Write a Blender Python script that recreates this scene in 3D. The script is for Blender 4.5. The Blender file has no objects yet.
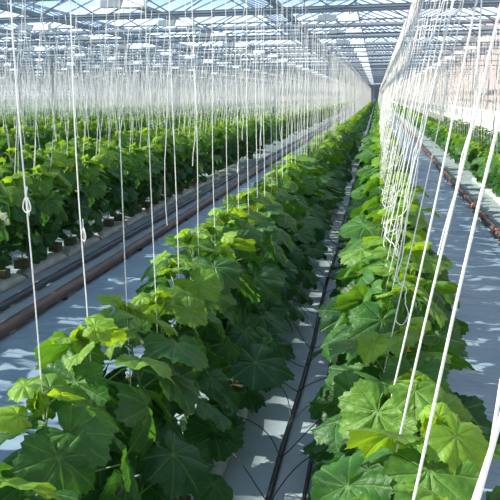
import bpy, math, random
import numpy as np
from mathutils import Vector, Matrix
D = bpy.data
SC = bpy.context.scene
COL = SC.collection
R = math.radians
rnd = random.Random(11)
nr = np.random.RandomState(5)

# ------------------------------------------------------------------ camera, sky, sun, exposure
CAM_H = 1.75
cd = D.cameras.new('camera'); cam = D.objects.new('camera', cd); COL.objects.link(cam)
cam.location = (0, 0, CAM_H)
cam.rotation_euler = (R(90 - 12.41), 0, R(17.57))
cd.sensor_width = 36; cd.lens = 36 * 700 / 500; cd.shift_x = .20; cd.clip_start = .05; cd.clip_end = 600
SC.camera = cam

world = D.worlds.new('sky'); SC.world = world; world.use_nodes = True
nt = world.node_tree; nt.nodes.clear()
wo = nt.nodes.new('ShaderNodeOutputWorld'); bg = nt.nodes.new('ShaderNodeBackground')
tc = nt.nodes.new('ShaderNodeTexCoord'); sep = nt.nodes.new('ShaderNodeSeparateXYZ')
rmp = nt.nodes.new('ShaderNodeValToRGB')
rmp.color_ramp.elements[0].position = 0.0; rmp.color_ramp.elements[0].color = (1.9, 2.1, 2.3, 1)
rmp.color_ramp.elements[1].position = .55; rmp.color_ramp.elements[1].color = (.09, .22, .52, 1)
e = rmp.color_ramp.elements.new(.13); e.color = (.44, .69, 1.05, 1)
e = rmp.color_ramp.elements.new(.045); e.color = (1.9, 2.1, 2.3, 1)
e = rmp.color_ramp.elements.new(.3); e.color = (.26, .43, .72, 1)
mp = nt.nodes.new('ShaderNodeMapping'); mp.inputs['Scale'].default_value = (2, 2, 7)
nz = nt.nodes.new('ShaderNodeTexNoise'); nz.inputs['Scale'].default_value = 2.2; nz.inputs['Detail'].default_value = 5
cr = nt.nodes.new('ShaderNodeValToRGB'); cr.color_ramp.elements[0].position = .47; cr.color_ramp.elements[1].position = .68
mx = nt.nodes.new('ShaderNodeMixRGB'); mx.inputs[2].default_value = (1.5, 1.6, 1.7, 1)
L = nt.links.new
L(tc.outputs['Generated'], sep.inputs[0]); L(sep.outputs['Z'], rmp.inputs[0])
L(tc.outputs['Generated'], mp.inputs[0]); L(mp.outputs[0], nz.inputs['Vector']); L(nz.outputs['Fac'], cr.inputs[0])
L(cr.outputs[0], mx.inputs[0]); L(rmp.outputs[0], mx.inputs[1]); L(mx.outputs[0], bg.inputs[0]); L(bg.outputs[0], wo.inputs[0])
bg.inputs[1].default_value = 1.0

sd = D.lights.new('sun', 'SUN'); sun = D.objects.new('sun', sd); COL.objects.link(sun)
sd.energy = 8.0; sd.angle = R(.6); sd.color = (1.0, .93, .80)
sun_to = Vector((-0.84, -0.06, 0.52)).normalized()      # direction towards the sun
sun.rotation_euler = sun_to.to_track_quat('Z', 'Y').to_euler(); sun.location = (-10, 5, 20)

SC.view_settings.view_transform = 'Standard'; SC.view_settings.look = 'None'
SC.view_settings.gamma = 1; SC.view_settings.exposure = 0.35
SC.view_settings.use_curve_mapping = False

# ------------------------------------------------------------------ materials
def mat(name, col, rough=.6, metal=0, noise=None, bump=None, spec=None):
    m = D.materials.new(name); m.use_nodes = True; n = m.node_tree.nodes; l = m.node_tree.links.new
    b = n['Principled BSDF']; b.inputs['Base Color'].default_value = (*col, 1)
    b.inputs['Roughness'].default_value = rough; b.inputs['Metallic'].default_value = metal
    if spec is not None: b.inputs['Specular IOR Level'].default_value = spec
    co = n.new('ShaderNodeTexCoord')
    if noise:
        scale, col2, stretch = noise
        mp = n.new('ShaderNodeMapping'); mp.inputs['Scale'].default_value = stretch
        t = n.new('ShaderNodeTexNoise'); t.inputs['Scale'].default_value = scale; t.inputs['Detail'].default_value = 4
        x = n.new('ShaderNodeMixRGB'); x.inputs[1].default_value = (*col, 1); x.inputs[2].default_value = (*col2, 1)
        r = n.new('ShaderNodeValToRGB'); r.color_ramp.elements[0].position = .35; r.color_ramp.elements[1].position = .65
        l(co.outputs['Object'], mp.inputs[0]); l(mp.outputs[0], t.inputs['Vector']); l(t.outputs['Fac'], r.inputs[0])
        l(r.outputs[0], x.inputs[0]); l(x.outputs[0], b.inputs['Base Color'])
    if bump:
        scale, strength, stretch = bump
        mp = n.new('ShaderNodeMapping'); mp.inputs['Scale'].default_value = stretch
        t = n.new('ShaderNodeTexNoise'); t.inputs['Scale'].default_value = scale; t.inputs['Detail'].default_value = 3
        bp = n.new('ShaderNodeBump'); bp.inputs['Strength'].default_value = strength; bp.inputs['Distance'].default_value = .03
        l(co.outputs['Object'], mp.inputs[0]); l(mp.outputs[0], t.inputs['Vector']); l(t.outputs['Fac'], bp.inputs['Height'])
        l(bp.outputs[0], b.inputs['Normal'])
    return m

def leaf_material():
    m = D.materials.new('cucumber_leaf'); m.use_nodes = True; n = m.node_tree.nodes; l = m.node_tree.links.new
    n.clear()
    def math_(op, a, b=None, c=None):
        x = n.new('ShaderNodeMath'); x.operation = op
        for i, v in enumerate((a, b, c)):
            if v is None: continue
            if isinstance(v, (int, float)): x.inputs[i].default_value = v
            else: l(v, x.inputs[i])
        return x.outputs[0]
    uv = n.new('ShaderNodeUVMap'); uv.uv_map = 'leaf'
    s = n.new('ShaderNodeSeparateXYZ'); l(uv.outputs[0], s.inputs[0])
    ang, rad = s.outputs[0], s.outputs[1]          # angle / pi + 1 , radius
    # five main veins 42 degrees apart
    k = 42 / 180
    d = math_('ABSOLUTE', math_('SUBTRACT', math_('FLOORED_MODULO', math_('ADD', math_('SUBTRACT', ang, 1), k / 2), k), k / 2))
    dist = math_('MULTIPLY', math_('MULTIPLY', d, math.pi), rad)
    vein = math_('SUBTRACT', 1, math_('SMOOTH_MIN', math_('DIVIDE', dist, .032), 1, .2))
    vein.node.use_clamp = True
    sub = math_('SINE', math_('MULTIPLY', math_('SUBTRACT', rad, math_('MULTIPLY', dist, .9)), 42))
    sub = math_('MULTIPLY', math_('MAXIMUM', math_('SUBTRACT', sub, .72), 0), 1.2)
    vv = math_('ADD', vein, math_('MULTIPLY', sub, .5)); vv.node.use_clamp = True
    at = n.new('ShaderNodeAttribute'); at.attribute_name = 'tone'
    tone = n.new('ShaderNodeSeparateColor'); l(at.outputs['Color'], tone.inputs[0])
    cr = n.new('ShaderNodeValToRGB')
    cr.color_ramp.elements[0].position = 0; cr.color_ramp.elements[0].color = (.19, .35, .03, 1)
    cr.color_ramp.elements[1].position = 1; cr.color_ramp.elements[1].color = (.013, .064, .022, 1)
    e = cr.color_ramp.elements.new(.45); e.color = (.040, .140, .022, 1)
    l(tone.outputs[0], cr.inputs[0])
    tcn = n.new('ShaderNodeTexCoord')
    t = n.new('ShaderNodeTexNoise'); t.inputs['Scale'].default_value = 22; t.inputs['Detail'].default_value = 3
    l(tcn.outputs['Object'], t.inputs['Vector'])
    hs = n.new('ShaderNodeHueSaturation'); l(cr.outputs[0], hs.inputs['Color'])
    l(math_('ADD', math_('MULTIPLY', t.outputs['Fac'], .7), .65), hs.inputs['Value'])
    vm = n.new('ShaderNodeMixRGB'); l(hs.outputs[0], vm.inputs[1]); vm.inputs[2].default_value = (.20, .34, .10, 1)
    l(math_('MULTIPLY', vv, .55), vm.inputs[0])
    vo = n.new('ShaderNodeTexVoronoi'); vo.inputs['Scale'].default_value = 55; l(tcn.outputs['Object'], vo.inputs['Vector'])
    h = math_('SUBTRACT', math_('MULTIPLY', vo.outputs['Distance'], -.7), math_('MULTIPLY', vv, .8))
    bp = n.new('ShaderNodeBump'); bp.inputs['Strength'].default_value = .55; bp.inputs['Distance'].default_value = .006; l(h, bp.inputs['Height'])
    b = n.new('ShaderNodeBsdfPrincipled'); b.inputs['Roughness'].default_value = .48; b.inputs['Specular IOR Level'].default_value = .32
    l(vm.outputs[0], b.inputs['Base Color']); l(bp.outputs[0], b.inputs['Normal'])
    tr = n.new('ShaderNodeBsdfTranslucent'); l(bp.outputs[0], tr.inputs['Normal'])
    br = n.new('ShaderNodeMixRGB'); br.blend_type = 'MULTIPLY'; br.inputs[0].default_value = 1; br.inputs[2].default_value = (3.4, 2.7, .9, 1)
    l(hs.outputs[0], br.inputs[1]); l(br.outputs[0], tr.inputs[0])
    mix = n.new('ShaderNodeMixShader'); mix.inputs[0].default_value = .30
    l(b.outputs[0], mix.inputs[1]); l(tr.outputs[0], mix.inputs[2])
    o = n.new('ShaderNodeOutputMaterial'); l(mix.outputs[0], o.inputs[0])
    return m

def glass_material():
    m = D.materials.new('greenhouse_glass'); m.use_nodes = True; n = m.node_tree.nodes; l = m.node_tree.links.new; n.clear()
    a = n.new('ShaderNodeBsdfTransparent'); a.inputs[0].default_value = (.95, .98, .985, 1)
    g = n.new('ShaderNodeBsdfGlossy'); g.inputs['Roughness'].default_value = .12
    mx = n.new('ShaderNodeMixShader'); mx.inputs[0].default_value = .05; l(a.outputs[0], mx.inputs[1]); l(g.outputs[0], mx.inputs[2])
    o = n.new('ShaderNodeOutputMaterial'); l(mx.outputs[0], o.inputs[0])
    return m

def panel_material(name, col, t=.5, clear=0):
    m = D.materials.new(name); m.use_nodes = True; n = m.node_tree.nodes; l = m.node_tree.links.new; n.clear()
    a = n.new('ShaderNodeBsdfDiffuse'); a.inputs[0].default_value = (*col, 1)
    b = n.new('ShaderNodeBsdfTranslucent'); b.inputs[0].default_value = (*col, 1)
    mx = n.new('ShaderNodeMixShader'); mx.inputs[0].default_value = t; l(a.outputs[0], mx.inputs[1]); l(b.outputs[0], mx.inputs[2])
    if clear:
        c = n.new('ShaderNodeBsdfTransparent'); m2 = n.new('ShaderNodeMixShader'); m2.inputs[0].default_value = clear
        l(mx.outputs[0], m2.inputs[1]); l(c.outputs[0], m2.inputs[2]); mx = m2
    o = n.new('ShaderNodeOutputMaterial'); l(mx.outputs[0], o.inputs[0])
    return m

M = dict(
    leaf=leaf_material(), glass=glass_material(),
    stem=mat('green_stem', (.13, .26, .05), .5, noise=(30, (.2, .34, .08), (1, 1, 1))),
    flower=mat('yellow_petals', (.85, .55, .03), .5),
    clip=mat('plum_clip', (.055, .022, .035), .4),
    twine=panel_material('white_twine', (.95, .95, .93), .35),
    wire=mat('galvanised_wire', (.45, .47, .5), .35, .8),
    floorf=mat('white_ground_sheet', (.36, .43, .47), .55, noise=(3, (.28, .35, .38), (1, 1, 1)), bump=(5, .5, (1, 1, 1))),
    aisle=mat('blue_grey_ground_cloth', (.23, .325, .395), .45, noise=(2.5, (.19, .28, .35), (1.2, 1, 1)), bump=(4, .9, (.5, 3.2, 1))),
    bag=mat('white_bag_film', (.46, .51, .49), .4, noise=(6, (.36, .42, .40), (1, 1, 1)), bump=(14, .5, (1, 1, 1))),
    rock=mat('rockwool', (.10, .09, .06), .9, noise=(40, (.06, .08, .03), (1, 1, 1))),
    brown=mat('brown_painted_pipe', (.085, .055, .045), .45, noise=(9, (.14, .09, .07), (1, .3, 1))),
    darkpipe=mat('dark_grey_pipe', (.05, .06, .07), .4),
    red=mat('red_clamp', (.42, .10, .05), .5),
    black=mat('black_rubber', (.012, .013, .015), .4),
    steel=mat('roof_steel', (.17, .22, .27), .5, .25),
    alu=mat('roof_aluminium', (.30, .37, .44), .4, .3),
    lampw=mat('white_reflector', (.85, .87, .88), .35),
    lampd=mat('grey_ballast', (.55, .58, .6), .4),
    screen=mat('pale_folded_screen', (.72, .75, .78), .7, noise=(8, (.50, .55, .60), (4, 1, 1))),
    panel=panel_material('whitish_wall_panel', (.85, .88, .90), .6, .62),
    pink=panel_material('pinkish_wall_panel', (.56, .44, .43), .35),
    white=mat('white_skirting_film', (.88, .88, .87), .5, bump=(3, .4, (1, 1, 1))),
    door=mat('grey_door_panel', (.16, .17, .18), .5),
    post=mat('grey_post', (.33, .34, .33), .5),
)

# ------------------------------------------------------------------ mesh helpers
class MB:
    def __init__(s): s.v = []; s.f = []
    def add(s, v, f):
        b = len(s.v); s.v += [tuple(p) for p in v]; s.f += [tuple(i + b for i in q) for q in f]; return s
    def box(s, x0, x1, y0, y1, z0, z1):
        return s.add([(x0,y0,z0),(x1,y0,z0),(x1,y1,z0),(x0,y1,z0),(x0,y0,z1),(x1,y0,z1),(x1,y1,z1),(x0,y1,z1)],
                     [(0,3,2,1),(4,5,6,7),(0,1,5,4),(1,2,6,5),(2,3,7,6),(3,0,4,7)])
    def tube(s, pts, rad, n=6, caps=True):
        pts = [Vector(p) for p in pts]; N = len(pts); vs = []; fs = []
        rads = rad if isinstance(rad, (list, tuple)) else [rad] * N
        prev = None
        for i, p in enumerate(pts):
            t = (pts[min(i + 1, N - 1)] - pts[max(i - 1, 0)]).normalized()
            if prev is None:
                u = t.orthogonal().normalized()
            else:
                u = (prev - t * prev.dot(t)); u = u.normalized() if u.length > 1e-6 else t.orthogonal().normalized()
            prev = u; w = t.cross(u)
            for k in range(n):
                a = 2 * math.pi * k / n
                vs.append(p + (u * math.cos(a) + w * math.sin(a)) * rads[i])
        for i in range(N - 1):
            for k in range(n):
                fs.append((i*n+k, i*n+(k+1) % n, (i+1)*n+(k+1) % n, (i+1)*n+k))
        if caps: fs.append(tuple(range(n))[::-1]); fs.append(tuple((N-1)*n+k for k in range(n)))
        return s.add(vs, fs)
    def mesh(s, name, m, smooth=False):
        me = D.meshes.new(name); me.from_pydata(s.v, [], s.f); me.materials.append(m)
        if smooth: me.polygons.foreach_set('use_smooth', [True] * len(me.polygons))
        me.update(); return me
    def build(s, name, m, parent=None, smooth=False):
        o = D.objects.new(name, s.mesh(name, m, smooth)); COL.objects.link(o)
        if parent: o.parent = parent
        return o
def tag(o, label=None, cat=None, group=None, kind=None):
    if label: o['label'] = label
    if cat: o['category'] = cat
    if group: o['group'] = group
    if kind: o['kind'] = kind
    return o
def struct(o): o['kind'] = 'structure'; return o
def empty(name, loc=(0,0,0), rz=0):
    o = D.objects.new(name, None); COL.objects.link(o); o.location = loc; o.rotation_euler = (0,0,rz); o.empty_display_size = .05; return o
def copy_tree(o, parent=None):
    c = o.copy(); COL.objects.link(c)
    if parent: c.parent = parent
    for ch in [x for x in KIDS.get(o.name, [])]: copy_tree(ch, c)
    return c
KIDS = {}
def kid(p, c): KIDS.setdefault(p.name, []).append(c)

# ------------------------------------------------------------------ the setting
XL, XR, Y0, Y1 = -67.0, 5.0, -10.0, 120.0
EAVE = 4.45; RIDGE = 5.25
GAPX = -0.35
struct(MB().box(XL, XR, Y0, Y1, -.2, 0).build('floor', M['floorf']))
def cloth(x0, x1, y0, y1, name):
    # ground cloth with real wrinkles across the aisle
    nx, ny = 14, int((y1 - y0) / .12); v = []; f = []
    fine = 40
    ys = [y0 + .08 * i for i in range(int(fine / .08))]
    while ys[-1] < y1: ys.append(ys[-1] + .6)
    ny = len(ys)
    wr = [(nr.uniform(y0, fine), nr.uniform(.015, .04), nr.uniform(-.25, .25), nr.uniform(0, 1), nr.uniform(.25, .9)) for _ in range(150)]
    for j, y in enumerate(ys):
        for i in range(nx + 1):
            u = i / nx; x = x0 + (x1 - x0) * u
            z = .012 + .004 * math.sin(3.1 * y + 2 * u) * math.sin(1.3 * y)
            for (wy, wh, sl, c, w) in wr:
                d = y - wy - sl * (u - .5)
                if abs(d) < .16:
                    z += wh * .6 * max(0, 1 - ((u - c) / w) ** 2) * math.exp(-(d / .045) ** 2)
            v.append((x, y, z))
    for j in range(ny - 1):
        for i in range(nx):
            a = j * (nx + 1) + i; f.append((a, a + 1, a + nx + 2, a + nx + 1))
    # a hem down to the floor gives the sheet its thickness
    b = MB().add(v, f)
    return struct(b.build(name, M['aisle'], smooth=True))
cloth(-2.46, -1.08, -9.9, 119.9, 'path')
cloth(.44, 1.50, -9.9, 119.9, 'path')

# end wall, side walls
def wall_panels(name, axis, pos, a0, a1, z0, z1, m):
    b = MB()
    if axis == 'y': b.box(a0, a1, pos, pos + .06, z0, z1)
    else: b.box(pos, pos + .06, a0, a1, z0, z1)
    return struct(b.build(name, m))
wall_panels('wall_end', 'y', Y1, XL, XR, 0, 7.0, M['panel'])
wall_panels('wall_back', 'y', Y0 - .06, XL, XR, 0, 5.4, M['panel'])
wall_panels('wall_left', 'x', XL - .06, Y0, Y1, 0, 5.4, M['panel'])
wall_panels('wall_right', 'x', XR, Y0, Y1, 1.08, 5.4, M['pink'])
struct(MB().box(XR, XR + .06, Y0, Y1, 0, 1.08).build('wall_right_base', M['white']))
struct(MB().box(XR - .05, XR, Y0, Y1, .99, 1.11).build('trim_1', M['white']))
b = MB()
for i in range(9):
    z = 1.0 + i * .56
    b.box(XL, XR, Y1 - .12, Y1, z, z + .26)
struct(b.build('trim_2', M['steel']))
b = MB()
for i in range(9):
    z = 1.3 + i * .47
    b.box(XL, XL + .12, Y0, Y1, z, z + .17)
struct(b.build('trim_3', M['alu']))
b = MB()
for i in range(66): y = Y0 + 1 + i * 2.0; b.box(XR - .06, XR, y, y + .07, .98, 4.45)
struct(b.build('trim_4', M['alu']))
# sliding door in the end wall at the end of the beds
dr = struct(MB().box(-1.9, .9, Y1 - .25, Y1 - .13, 0, 3.6).build('door_1', M['door']))
MB().box(-.56, -.44, Y1 - .28, Y1 - .25, 0, 3.6).build('door_rail', M['alu'], dr)
MB().box(-.3, -.22, Y1 - .34, Y1 - .28, 1.0, 1.3).build('door_handle', M['lampw'], dr)

# roof: 4 m spans, gutters and ridges running with the rows
nsp = 18
for k in range(nsp):
    xr = XR - 4 * k; xl = xr - 4; xm = (xr + xl) / 2
    g = MB()
    g.add([(xl, Y0, EAVE), (xm, Y0, RIDGE), (xm, Y1, RIDGE), (xl, Y1, EAVE)], [(0, 1, 2, 3)])
    g.add([(xm, Y0, RIDGE), (xr, Y0, EAVE), (xr, Y1, EAVE), (xm, Y1, RIDGE)], [(0, 1, 2, 3)])
    o = struct(g.build('ceiling', M['glass']))
    b = MB()
    y = Y0 + .5
    far = -xl * 1.0
    while y < Y1:
        for (xa, za, xb, zb) in ((xl, EAVE, xm, RIDGE), (xr, EAVE, xm, RIDGE)):
            h = .045; w = .018
            b.add([(xa,y-w,za-h),(xb,y-w,zb-h),(xb,y-w,zb),(xa,y-w,za),(xa,y+w,za-h),(xb,y+w,zb-h),(xb,y+w,zb),(xa,y+w,za)],
                  [(0,1,2,3),(7,6,5,4),(0,4,5,1),(3,2,6,7),(1,5,6,2),(0,3,7,4)])
        y += 1.33
    b.box(xm - .03, xm + .03, Y0, Y1, RIDGE - .06, RIDGE + .02)
    b.build('glazing_bars', M['alu'], o)
    g = MB(); g.box(xl - .09, xl + .09, Y0, Y1, EAVE - .14, EAVE + .0)
    struct(g.build('beam', M['steel']))
# trusses every 4 m
TRY = [2 + 4 * i for i in range(-2, 30)]
def truss_mesh():
    b = MB(); zt, zb = 4.30, 3.72
    b.box(XL, XR, -.03, .03, zt - .022, zt + .022); b.box(XL, XR, -.03, .03, zb - .025, zb + .025)
    x = XL; up = True
    while x < XR - .5:
        x2 = x + 1.0
        za, zc = (zb, zt) if up else (zt, zb)
        b.tube([(x, 0, za), (x2, 0, zc)], .022, 4, False); up = not up; x = x2
    return b.mesh('truss', M['steel'])
tm = truss_mesh()
sm = MB()
sm.box(XL, XR, -.12, .12, 3.76, 3.83); sm.box(XL, XR, -.08, .14, 3.73, 3.77)
scm = sm.mesh('folded_screen', M['screen'])
xb = MB(); xb.tube([(XL, 0, 2.88), (XR, 0, 2.88)], .016, 6)
x = XR - 2
while x > XL: xb.tube([(x, 0, 2.88), (x, 0, 3.72)], .006, 4, False); x -= 4
xbm = xb.mesh('crop_wire_bar', M['steel'])
for y in TRY:
    for nm, me, dy in (('beam', tm, 0), ('trim_screen', scm, .22), ('beam', xbm, 0)):
        o = D.objects.new(nm, me); COL.objects.link(o); o.location = (0, y + dy, 0); struct(o)
pm = MB(); pm.box(-.07, .07, -.05, .05, 0, 4.32); pm.box(-.13, .13, -.12, .12, 0, .06)
pm = pm.mesh('column', M['post'])
for X in (-17.96, -40.36):
    for y in TRY:
        if y < 0: continue
        o = D.objects.new('column', pm); COL.objects.link(o); o.location = (X, y, 0); struct(o)

# ------------------------------------------------------------------ rows
# (base x, string-top x, label phrase)
ROWS = [(-.67, -.95, 'L'), (.06, .33, 'R')]
for k in range(20):
    c = -3.56 - 3.2 * k
    if c < XL + 2: break
    ROWS += [(c + .33, c + .66, 'A%d' % k), (c - .33, c - .66, 'B%d' % k)]
ROWS += [(2.12, 1.86, 'S0'), (2.80, 3.10, 'S1')]
WZ = 2.85
SP = .40
fw = Vector((-.295, .931, -.215)); rt = Vector((.953, .302, 0)); upv = Vector((-.065, .205, .977))
def px(x, y, z):
    p = Vector((x, y, z - CAM_H)); w = p.dot(fw)
    if w < .2: return None
    return 150 + 700 * p.dot(rt) / w, 250 - 700 * p.dot(upv) / w
def inview(pts, m=25):
    for p in pts:
        q = px(*p)
        if q and -m < q[0] < 500 + m and -m < q[1] < 500 + m: return True
    return False

# ------------------------------------------------------------------ leaves and plants
LOB = [(0, 1.12), (22, .93), (42, 1.02), (63, .84), (88, .93), (112, .78), (135, .82), (155, .66), (168, .42), (176, .12)]
def rim(th):
    a = abs(math.degrees(th))
    for (a0, r0), (a1, r1) in zip(LOB, LOB[1:]):
        if a <= a1:
            t = (a - a0) / (a1 - a0); t = t * t * (3 - 2 * t); return r0 + (r1 - r0) * t
    return .12
def x0_(r, th): return r * math.cos(th)
def leaf_geo(rs, nseg, nring, size, droop, ph, cup):
    """blade in its own frame: +x towards the tip, z up; returns verts, quads, uv per vertex"""
    v = [(0, 0, 0)]; uv = [(1, 0)]; f = []
    ths = np.linspace(-R(176), R(176), nseg)
    for j in range(1, nring + 1):
        q = j / nring
        for i, th in enumerate(ths):
            rr = rim(th)
            if nseg > 24: rr *= 1 + .035 * (1 if i % 2 else -1) * q
            r = rr * q
            va = abs(((math.degrees(th) + 21) % 42) - 21) / 21      # 0 on a vein, 1 between veins
            z = .085 * va ** .8 * q * (1.2 - q) * 2.0 - .02 * q
            z += .10 * q * q * math.sin(3 * th + ph) + .055 * q * q * math.sin(7 * th + 2 * ph)
            if nseg > 30: z += .028 * q * math.sin(13 * x0_(r, th) + ph) * math.sin(12 * r * math.sin(th) + 2 * ph)
            x, y = r * math.cos(th), r * math.sin(th)
            z -= droop * (x ** 2 if x > 0 else x * x * .5) + cup * y * y
            v.append((x * size, y * size, z * size)); uv.append((th / math.pi + 1, r))
    for i in range(nseg - 1): f.append((0, 1 + i, 2 + i))
    for j in range(nring - 1):
        a = 1 + j * nseg; b = a + nseg
        for i in range(nseg - 1): f.append((a + i, b + i, b + i + 1, a + i + 1))
    return v, f, uv

def plant_geo(rs, lean, hi, height=1.0, nleaf=24, big=1.30):
    """lean: x offset of the tip. returns dict with stem MB, foliage lists, flower MB, clip MB"""
    nseg, nring = {3: (61, 7), 2: (33, 4), 1: (17, 2), 0: (8, 1)}[hi]
    base = .13
    ph = rs.uniform(0, 6)
    def stem_at(t):
        return Vector((lean * t ** 1.1 + .02 * math.sin(5 * t + ph), .02 * math.cos(6 * t + ph), base + (height - base) * t))
    stem = MB(); fls = []; clips = []
    stem.tube([stem_at(i / 10) for i in range(11)], [.0065 - .003 * i / 10 for i in range(11)], 6 if hi > 1 else 4)
    V, F, UV, T = [], [], [], []
    def put_leaf(P, az, pitch, roll, size, tone, droop):
        v, f, uv = leaf_geo(rs, nseg, nring, size, droop, rs.uniform(0, 6), rs.uniform(-.1, .55))
        m = Matrix.Translation(P) @ Matrix.Rotation(az, 4, 'Z') @ Matrix.Rotation(pitch, 4, 'Y') @ Matrix.Rotation(roll, 4, 'X')
        b = len(V)
        V.extend([tuple(m @ Vector(p)) for p in v]); F.extend([tuple(i + b for i in q) for q in f]); UV.extend(uv)
        tn = min(1, max(0, tone)); T.extend([tn] * len(v))
    az = rs.uniform(0, 6.28)
    for i in range(nleaf):
        t = .07 + .93 * (i / (nleaf - 1)) ** .92
        az += R(137.5) + rs.uniform(-.35, .35)
        S = stem_at(t)
        young = max(0, (t - .72) / .28)
        size = (.118 - .02 * (1 - t)) * (1 - .62 * young ** 1.3) * rs.uniform(.62, 1.18) * big
        pl = (.16 + .09 * rs.random()) * (1 - .65 * young)
        el = R(rs.uniform(18, 42) + 25 * young)
        dirv = Vector((math.cos(az) * math.cos(el), math.sin(az) * math.cos(el), math.sin(el)))
        P = S + dirv * pl
        mid = S + dirv * pl * .55 + Vector((0, 0, .012))
        if hi: stem.tube([S, mid, P], [.0032, .003, .0024], 5 if hi > 1 else 3, False)
        pitch = R(rs.uniform(2, 78)) * (1 - .5 * young)
        if young > .5: pitch = R(rs.uniform(-35, 35))
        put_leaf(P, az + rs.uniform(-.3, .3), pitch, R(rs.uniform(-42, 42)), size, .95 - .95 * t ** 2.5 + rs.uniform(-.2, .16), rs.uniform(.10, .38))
        if hi > 1 and young > .3 and rs.random() < .6:      # a tendril
            q = S.copy(); pts = [q.copy()]; a = rs.uniform(0, 6.28)
            for s in range(12):
                q = q + Vector((math.cos(a + s * .25), math.sin(a + s * .25), .7 - s * .1)) * .011; pts.append(q.copy())
            stem.tube(pts, .0011, 3, False)
    tip = stem_at(1)
    for i in range(7 if hi > 1 else 3):       # folded young leaves at the growing tip
        put_leaf(tip + Vector((0, 0, .01)), rs.uniform(0, 6.28), R(-rs.uniform(40, 80)), R(rs.uniform(-20, 20)), rs.uniform(.025, .05), rs.uniform(0, .15), -.4)
    if hi > 1:
        for i in range(3):
            S = stem_at(rs.uniform(.5, .95)); a = rs.uniform(0, 6.28)
            C = S + Vector((math.cos(a), math.sin(a), .3)) * .035
            fl = MB(); fls.append(fl)
            for p in range(5):
                b = p * 1.2566; n_ = Vector((math.cos(a), math.sin(a), .2)).normalized(); u = n_.orthogonal().normalized(); w = n_.cross(u)
                d1 = u * math.cos(b) + w * math.sin(b); d2 = u * math.cos(b + .5) + w * math.sin(b + .5); d0 = u * math.cos(b - .5) + w * math.sin(b - .5)
                fl.add([C, C + d0 * .012 + n_ * .006, C + d1 * .024 + n_ * .011, C + d2 * .012 + n_ * .006], [(0, 1, 2, 3)])
        for t in (.62, .86):
            S = stem_at(t)
            clip = MB(); clips.append(clip); clip.tube([S + Vector((math.cos(k * .8) * .012, math.sin(k * .8) * .012, 0)) for k in range(8)], .004, 6)
    return stem, (V, F, UV, T), fls, clips

def foliage_mesh(name, geo):
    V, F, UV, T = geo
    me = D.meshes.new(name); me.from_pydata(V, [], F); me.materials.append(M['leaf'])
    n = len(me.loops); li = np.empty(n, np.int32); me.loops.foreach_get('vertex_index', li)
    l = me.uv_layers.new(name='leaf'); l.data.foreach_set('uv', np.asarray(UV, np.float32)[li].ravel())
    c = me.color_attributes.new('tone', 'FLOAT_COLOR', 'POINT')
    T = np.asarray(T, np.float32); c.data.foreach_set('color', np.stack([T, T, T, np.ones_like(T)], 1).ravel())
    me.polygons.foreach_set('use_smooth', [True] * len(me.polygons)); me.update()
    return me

VAR = {}
def variants(key, lean, hi, n, **kw):
    VAR[key] = []
    for i in range(n):
        rs = random.Random(hash_(key) + i * 7)
        VAR[key].append((plant_geo(rs, lean, hi, **kw)))
def hash_(s): return sum(ord(c) * (i + 3) for i, c in enumerate(s))
PROTO = {}
def proto(key, i, lean, hi, **kw):
    if (key, i) in PROTO: return PROTO[key, i]
    rs = random.Random(hash_(key) + i * 7)
    stem, fol, fls, clips = plant_geo(rs, lean, hi, **kw)
    parts = [('foliage', foliage_mesh('foliage', fol)), ('stem', stem.mesh('stem', M['stem'], True)),
             ('root_block', MB().box(-.05, .05, -.05, .05, .09, .17).mesh('root_block', M['rock']))]
    for fl in fls: parts.append(('flower', fl.mesh('flower', M['flower'])))
    for clip in clips: parts.append(('stem_clip', clip.mesh('stem_clip', M['clip'], True)))
    PROTO[key, i] = parts
    return parts

PL = []
for (bx, tx, rn) in ROWS:
    y = .86 if rn in 'LR' else 1.2 + (.2 if rn[0] == 'B' else 0)
    while y < Y1 - 2:
        PL.append((bx, y + rnd.uniform(-.03, .03), tx, rn)); y += SP
vis = []; rest = []
for p in PL:
    bx, y, tx, rn = p
    if inview([(bx, y, .4), (bx, y, 1.05), (bx - .25, y, .9), (bx + .25, y, .9)], 60): vis.append(p)
    else: rest.append(p)
vis.sort(key=lambda p: math.hypot(p[0], p[1]))
IND = vis[:298]; rest += vis[298:]
LAB = {'L': 'row left of the drip pipe gap', 'R': 'row right of the drip pipe gap',
       'A0': 'first row across the left aisle', 'B0': 'second row across the left aisle',
       'S0': 'row beside the right aisle pipe', 'S1': 'row against the white wall skirting'}
ORD = ['nearest', 'second', 'third', 'fourth', 'fifth', 'sixth', 'seventh', 'eighth', 'ninth', 'tenth', 'eleventh', 'twelfth',
       'thirteenth', 'fourteenth', 'fifteenth', 'sixteenth']
GRP = {'L': 'cucumber plants in the long left row', 'R': 'cucumber plants in the long right row', 'A': 'cucumber plants in the beds across the left aisle',
       'B': 'cucumber plants in the beds across the left aisle', 'S': 'cucumber plants beside the right wall'}
def plabel(rn, idx, noun, prep='in'):
    if rn in LAB:
        if idx < (len(ORD) if rn in 'LR' else 6): return '%s %s %s %s' % (ORD[idx], noun, prep, LAB[rn])
        return 'small far-off %s %s %s' % (noun, prep, LAB[rn])
    return '%s %s the field beyond the second row across the left aisle' % (noun.replace('twine string', 'string'), prep)
cnt = {}
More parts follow.
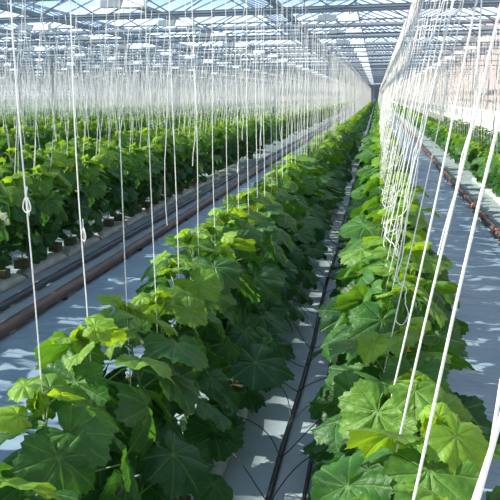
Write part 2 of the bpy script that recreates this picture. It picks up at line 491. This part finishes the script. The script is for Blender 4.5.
for (bx, y, tx, rn) in sorted(IND, key=lambda p: p[1]):
    idx = cnt.get(rn, 0); cnt[rn] = idx + 1
    d = math.hypot(bx, y); s = 1 if tx > bx else -1
    if d < 4.6: hi, nv = 3, 7
    elif d < 12: hi, nv = 2, 5
    else: hi, nv = 1, 5
    lean = {'L': -.22, 'R': .12}.get(rn, .17 * s)
    vi = rnd.randrange(nv) if hi < 3 else idx % nv
    parts = proto('%s%d' % (rn if rn in 'LR' else 'P' if s > 0 else 'N', hi), vi, lean, hi)
    r = empty('cucumber_plant', (bx, y, .0))
    sc = rnd.uniform(.80, .98)
    if rn == 'R': sc = rnd.uniform(.86, 1.0)
    if rn[0] == 'S': sc = rnd.uniform(.74, .86)
    if rn[0] in 'AB': sc = rnd.uniform(1.0, 1.12)
    r.scale = (1, rnd.choice((-1, 1)) if hi < 3 else 1, sc)
    sy = r.scale[1]; w = 1.15 if rn == 'A0' or (rn in 'LR' and y > 3) else 1; r.scale = (w + (.08 if rn in 'LR' and y > 5 else 0), w, sc)
    noun = 'leafy cucumber plant'
    tag(r, plabel(rn, idx, noun), 'plant', GRP[rn[0]] if not (rn in LAB and idx < 6) else GRP[rn[0]])
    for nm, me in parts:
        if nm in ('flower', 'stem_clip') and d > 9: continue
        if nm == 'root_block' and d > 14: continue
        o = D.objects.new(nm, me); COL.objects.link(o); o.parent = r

# the uncounted rest of the crop: one object
def lowfar(seed, lean):
    rs = random.Random(seed); _, fol, _, _ = plant_geo(rs, lean, 0, nleaf=15, big=1.18)
    V, F, UV, T = fol
    tri = [q if len(q) == 3 else q for q in F]
    return np.array(V, np.float32), np.array(tri, np.int32), np.array(UV, np.float32), np.array(T, np.float32)
def midfar(seed, lean):
    rs = random.Random(seed); _, fol, _, _ = plant_geo(rs, lean, 0, nleaf=22, big=1.1)
    V, F, UV, T = fol
    return np.array(V, np.float32), np.array(F, np.int32), np.array(UV, np.float32), np.array(T, np.float32)
lows = {1: [midfar(40 + i, .17) for i in range(5)], -1: [midfar(60 + i, -.17) for i in range(5)]}
AV, AF, AU, AT = [], [], [], []; off = 0
for (bx, y, tx, rn) in rest:
    # kept: what a step to either side could still see
    if y < -bx * 1.25 - 8 or y < -1: continue
    s = 1 if tx > bx else -1
    v, f, u, t = lows[s][nr.randint(5)]
    sc = nr.uniform(.95, 1.1) if rn[0] != 'S' else nr.uniform(.74, .86)
    if rn in 'LR': sc = nr.uniform(.82, .96)
    vv = v * np.array([1.22 if rn in 'LR' else 1, 1 if nr.rand() < .5 else -1, sc], np.float32) + np.array([bx, y, 0], np.float32)
    AV.append(vv); AF.append(f + off); AU.append(u); AT.append(t); off += len(v)
def bulk(name, V, F, m, U=None, T=None):
    V = np.concatenate(V); F = np.concatenate(F); k = F.shape[1]
    me = D.meshes.new(name); me.vertices.add(len(V)); me.vertices.foreach_set('co', V.astype(np.float32).ravel())
    me.loops.add(F.size); me.loops.foreach_set('vertex_index', F.astype(np.int32).ravel())
    me.polygons.add(len(F)); me.polygons.foreach_set('loop_start', (np.arange(len(F)) * k).astype(np.int32))
    me.update(calc_edges=True); me.materials.append(m)
    if U is not None:
        U = np.concatenate(U); T = np.concatenate(T)
        l = me.uv_layers.new(name='leaf'); l.data.foreach_set('uv', U[F.ravel()].astype(np.float32).ravel())
        c = me.color_attributes.new('tone', 'FLOAT_COLOR', 'POINT')
        c.data.foreach_set('color', np.stack([T, T, T, np.ones_like(T)], 1).astype(np.float32).ravel())
    o = D.objects.new(name, me); COL.objects.link(o); return o
o = bulk('distant_cucumber_plants', AV, AF, M['leaf'], AU, AT)
tag(o, 'mass of far green cucumber foliage filling the beds to the end wall', 'plants', kind='stuff')

# ------------------------------------------------------------------ grow bags
bag = MB()
n = 8
for i in range(n + 1):
    t = i / n; y = -.47 + .94 * t; e = 1 - abs(2 * t - 1) ** 6
    hw = .10 * (.82 + .18 * e); h = .03 + .062 * e
    for (px_, pz) in ((-1, .0), (-1.0, .35), (-.85, .8), (-.4, 1), (.4, 1), (.85, .8), (1, .35), (1, 0)):
        bag.v.append((hw * px_, y, .002 + h * pz))
for i in range(n):
    for k in range(7): a = i * 8 + k; bag.f.append((a, a + 1, a + 9, a + 8))
    bag.f.append((i*8+7, i*8, i*8+8, i*8+15))
bag.f.append(tuple(range(8))); bag.f.append(tuple(range(n*8+7, n*8-1, -1)))
bagm = bag.mesh('grow_bag', M['bag'], True)
BP = {'L': 'under the row left of the drip pipe', 'R': 'under the row right of the drip pipe',
      'A0': 'under the first row across the left aisle', 'S0': 'under the row beside the right aisle pipe'}
for (bx, tx, rn) in ROWS:
    if rn not in BP: continue
    y = 1.3 if rn in 'LR' else (4.5 if rn == 'A0' else 6); k = 0
    while y < 16:
        o = D.objects.new('grow_bag', bagm); COL.objects.link(o); o.location = (bx, y, 0)
        lab = ('%s white grow bag %s' % (ORD[k], BP[rn])) if k < 6 else 'small white grow bag farther back ' + BP[rn]
        tag(o, lab, 'grow bag', 'white grow bags on the floor'); y += .98; k += 1

# ------------------------------------------------------------------ pipes
def pipe(name, x, z, r, m, label, y0=-9.5, y1=119, cat='pipe', wob=0):
    pts = [(x + wob * math.sin(y * 1.7), y, z) for y in np.arange(y0, y1, .8 if wob else 8)] + [(x, y1, z)]
    o = MB().tube(pts, r, 12).build(name, m, smooth=True); return tag(o, label, cat)
p1 = pipe('heating_pipe', -2.53, .062, .052, M['brown'], 'thick brown pipe along the left shaded aisle cloth edge')
p2 = pipe('heating_pipe', -2.86, .045, .034, M['darkpipe'], 'thinner dark grey pipe at the foot of the first row across the left aisle')
p3 = pipe('heating_pipe', 1.57, .062, .045, M['brown'], 'brown pipe with red clamps along the right aisle')
for i in range(40):
    y = 5 + i * 1.15
    MB().tube([(1.57, y, .062), (1.57, y + .075, .062)], .056, 12).build('pipe_clamp', M['red'], p3, True)
for i in range(30):
    y = 3.3 + i * 2.1
    MB().box(-2.58, -2.48, y, y + .04, 0, .03).build('pipe_foot', M['darkpipe'], p1)
dp = pipe('drip_pipe', -.33, .022, .014, M['black'], 'black drip irrigation pipe along the gap between the two long rows', wob=.012)
pipe('drip_pipe', -.185, .018, .010, M['black'], 'thinner black drip pipe tucked against the row right of the gap', wob=.008)
# thin drip tubes curling from the pipe to each plant
k = 0
for (bx, y, tx, rn) in sorted([p for p in IND if p[3] in 'LR' and p[1] < 12], key=lambda p: p[1]):
    s = 1 if rn == 'R' else -1
    a0 = Vector((-.33, y - .1, .03)); a3 = Vector((bx + .0 * s, y + .02, .175))
    a1 = a0 + Vector((s * .05 + rnd.uniform(-.12, .12), rnd.uniform(-.35, .25), .02 + rnd.uniform(0, .16)))
    a2 = a3 + Vector((-s * .18 + rnd.uniform(-.1, .1), rnd.uniform(-.35, .3), .0 + rnd.uniform(0, .16)))
    pts = []
    for i in range(15):
        t = i / 14; pts.append(a0 * (1-t)**3 + a1 * 3*t*(1-t)**2 + a2 * 3*t*t*(1-t) + a3 * t**3)
    o = MB().tube(pts, .0028, 5).build('drip_tube', M['black'], smooth=True)
    MB().tube([a3 + Vector((0, 0, .02)), a3 + Vector((0, 0, -.012))], .005, 6).build('dripper_stake', M['lampw'], o)
    side = 'right' if rn == 'R' else 'left'
    tag(o, ('%s thin black drip tube curling to the row %s of the drip pipe' % (ORD[k // 2], side)) if k < 20 else
        'thin black drip tube farther back going to the row %s of the drip pipe' % side, 'tube', 'drip tubes in the gap'); k += 1

# ------------------------------------------------------------------ crop wires
for (bx, tx, rn) in ROWS:
    if rn[0] in 'AB' and int(rn[1:]) > 3: continue
    o = MB().tube([(tx, Y0, WZ + .012), (tx, Y1, WZ + .012)], .004, 4).build('crop_wire', M['wire'])
    what = {'L': 'above the long row left of the drip pipe gap', 'R': 'above the long row right of the drip pipe gap', 'S0': 'above the row beside the right aisle pipe',
            'S1': 'above the row next to the white wall skirting'}.get(rn)
    if not what:
        what = 'above the %s bed across the left aisle, %s side' % (ORD[int(rn[1:])].replace('nearest', 'first'), 'near' if rn[0] == 'A' else 'far')
    tag(o, 'thin overhead steel crop wire ' + what, 'wire', 'overhead crop wires')

# ------------------------------------------------------------------ strings
TW = .0022
def line(a, b, n, wob=0, rs=rnd):
    a, b = Vector(a), Vector(b); ph = rs.uniform(0, 6); ph2 = rs.uniform(0, 6)
    out = []
    for i in range(n + 1):
        t = i / n; p = a.lerp(b, t); w = wob * math.sin(math.pi * t)
        out.append(p + Vector((w * math.sin(7 * t + ph), w * math.cos(9 * t + ph2), 0)))
    return out
def string_geo(kind, dx, rs, bot=.60, thick=1.0, lowf=.35):
    """string in its own frame: origin at its lower end's plant base, top at (dx, 0, WZ)"""
    r = TW * thick
    top = Vector((dx, 0, WZ)); sgn = 1 if dx > 0 else -1
    low = Vector((lowf * dx, 0, bot))
    main = MB(); loop = MB()
    main.tube(line(low, top, 14, .006, rs), r, 5, False)
    if kind == 1:      # second strand with a teardrop loop
        zc = rs.uniform(1.15, 1.5); c = low.lerp(top, (zc - bot) / (WZ - bot))
        a = rs.uniform(0, 6.28); d = Vector((math.cos(a), math.sin(a), 0))
        pts = [c + Vector((0, 0, .05))]
        for i in range(15):
            q = i / 14 * 2 * math.pi
            pts.append(c + d * (.015 * math.sin(q) * (1 - .45 * math.cos(q))) + Vector((0, 0, .022 * math.cos(q))) + d * .004)
        pts.append(c + Vector((.004, 0, -.03)))
        loop.tube(pts, r * .9, 5)
    if kind >= 2:      # second slack strand hanging beside it
        e = low.lerp(top, rs.uniform(.15, .42)) + Vector((rs.uniform(-.05, .05), rs.uniform(-.06, .06), 0))
        pts = line(top + Vector((0, .015, 0)), e, 22, rs.uniform(.008, .03), rs)
        for i in range(3, 23): pts[i] = pts[i] + Vector((rs.uniform(-1, 1), rs.uniform(-1, 1), 0)) * .006
        main.tube(pts, r * .85, 5, False)
        if kind == 3:   # curls at its end
            q = e.copy(); a = rs.uniform(0, 6); pts = [q.copy()]; turn = rs.uniform(.5, .8) * rs.choice((-1, 1)); b = -1.3
            n_ = rs.randint(18, 40)
            for i in range(n_):
                if rs.random() < .12: turn = -turn
                b += turn * rs.uniform(-.2, 1.2); a += rs.uniform(-.7, .7)
                q = q + Vector((math.cos(a) * math.cos(b), math.sin(a) * math.cos(b), math.sin(b))) * .013
                q.z = max(q.z, .6)
                pts.append(q.copy())
            loop.tube(pts, r * .9, 5, True)
    return main, loop
SPROT = {}
def sproto(key, dx, kind, i, **kw):
    if (key, kind, i) in SPROT: return SPROT[key, kind, i]
    m, l = string_geo(kind, dx, random.Random(i * 13 + kind * 5 + hash_(key)), **kw)
    SPROT[key, kind, i] = (m.mesh('support_string', M['twine'], True), l.mesh('loose_loop', M['twine'], True) if l.v else None)
    return SPROT[key, kind, i]
ST = []
for p in PL:
    bx, y, tx, rn = p
    if y > 0.8 and inview([(bx + (tx - bx) * k / 6, y, 1 + 2 * k / 6) for k in range(7)], 10): ST.append((p, 1))
    else: ST.append((p, 0))
sv = sorted([q[0] for q in ST if q[1]], key=lambda p: math.hypot(p[0], p[1]))
SI = sv[:298]; SR = sv[298:] + [q[0] for q in ST if not q[1]]
cnt = {}
SG = {'L': 'support strings of the long left row', 'R': 'support strings of the long right row', 'A': 'support strings across the left aisle',
      'B': 'support strings across the left aisle', 'S': 'support strings beside the right wall'}
for (bx, y, tx, rn) in sorted(SI, key=lambda p: p[1]):
    idx = cnt.get(rn, 0); cnt[rn] = idx + 1
    q = rnd.random()
    if rn == 'L': kind = 0 if q < (.7 if y < 5 else .2) else (1 if q < .84 and y < 5 else 2)
    elif rn == 'R': kind = (3 if q < .75 else 2) if y > 2.3 else (2 if q < .4 else 0)
    else: kind = 0 if q < .15 else (1 if q < .3 else (2 if q < .65 else 3))
    if rn == 'L' and idx in (1, 2): kind = 1
    rowkey = rn[0]
    me, lo = sproto(rowkey + ('f' if y > 9 else 'm' if y > 5 else 'n' if y > 2.2 else 'v'), tx - bx, kind, rnd.randrange(6), lowf={'L': .68, 'R': .02}.get(rn, .35), thick=1.25 if rn == 'R' and y < 2.2 else (1.5 if y > 9 else (1.25 if y > 5 else 1.0)))
    o = D.objects.new('support_string', me); COL.objects.link(o); o.location = (bx, y + rnd.uniform(-.04, .04), 0)
    if lo:
        c = D.objects.new('loose_loop', lo); COL.objects.link(c); c.parent = o
    adj = {0: 'single white string', 1: 'looped white string', 2: 'doubled white string', 3: 'curly-ended white string'}[kind]
    tag(o, plabel(rn, idx, adj, 'over'), 'string', SG[rn[0]])
# the uncounted rest of the strings: one object
AV, AF = [], []; off = 0
for (bx, y, tx, rn) in SR:
    if y < -bx * 1.25 - 8 or y < .6: continue
    s = 1 if tx > bx else -1
    for k in range(4 if bx > -22 else 1):
        d = math.hypot(bx, y); r = .0048 if bx > -22 else .0032
        bo = np.array([bx + s * .18 + nr.uniform(-.05, .05), y + nr.uniform(-.08, .08) * k, 1.0]); to = np.array([tx, y + nr.uniform(-.03, .03), WZ])
        v = []
        for c in (bo, to):
            for a in (0, 2.09, 4.19): v.append(c + np.array([math.cos(a) * r, math.sin(a) * r, 0]))
        AV.append(np.array(v)); AF.append(np.array([(0, 1, 4, 3), (1, 2, 5, 4), (2, 0, 3, 5)]) + off); off += 6
o = bulk('distant_support_strings', AV, AF, M['twine'])
tag(o, 'haze of far white strings hanging over the beds to the end wall', 'strings', kind='stuff')

# ------------------------------------------------------------------ grow lamps under the trusses
lb = MB().box(-.46, -.04, -.09, .09, 3.50, 3.64)
lr_ = MB()
lr_.add([(0,-.14,3.48),(.48,-.14,3.48),(.48,.14,3.48),(0,.14,3.48),(.03,-.07,3.64),(.45,-.07,3.64),(.45,.07,3.64),(.03,.07,3.64)],
        [(4,5,6,7),(0,1,5,4),(1,2,6,5),(2,3,7,6),(3,0,4,7)])
hk = MB().box(-.3, -.28, -.01, .01, 3.62, 3.70).box(.24, .26, -.01, .01, 3.62, 3.70)
bulb = MB().tube([(.08, 0, 3.53), (.4, 0, 3.53)], .022, 8)
LM = [('ballast', lb.mesh('ballast', M['lampd'])), ('reflector', lr_.mesh('reflector', M['lampw'])), ('hanger', hk.mesh('hanger', M['steel'])), ('bulb', bulb.mesh('bulb', M['lampw']))]
cand = []
for y in TRY:
    for X in [-1.0 - 4 * k for k in range(15)] + [3.0]:
        if inview([(X, y, 3.6)], 30): cand.append((math.hypot(X, y), X, y))
cand.sort()
for i, (d, X, y) in enumerate(cand[:295]):
    r = empty('grow_lamp', (X, y, 0))
    if abs(X + 1) < .1:
        lab = 'white grow lamp under the roof above the two long middle rows'
    elif X > 0: lab = 'white grow lamp under the roof above the right aisle beds'
    else: lab = 'white grow lamp under the roof above the beds across the left aisle'
    if i == 0: lab = 'nearest and largest white grow lamp under the roof'
    tag(r, lab, 'lamp', 'grow lamps under the roof trusses')
    for nm, me in LM:
        if nm in ('bulb', 'hanger') and d > 60: continue
        o = D.objects.new(nm, me); COL.objects.link(o); o.parent = r
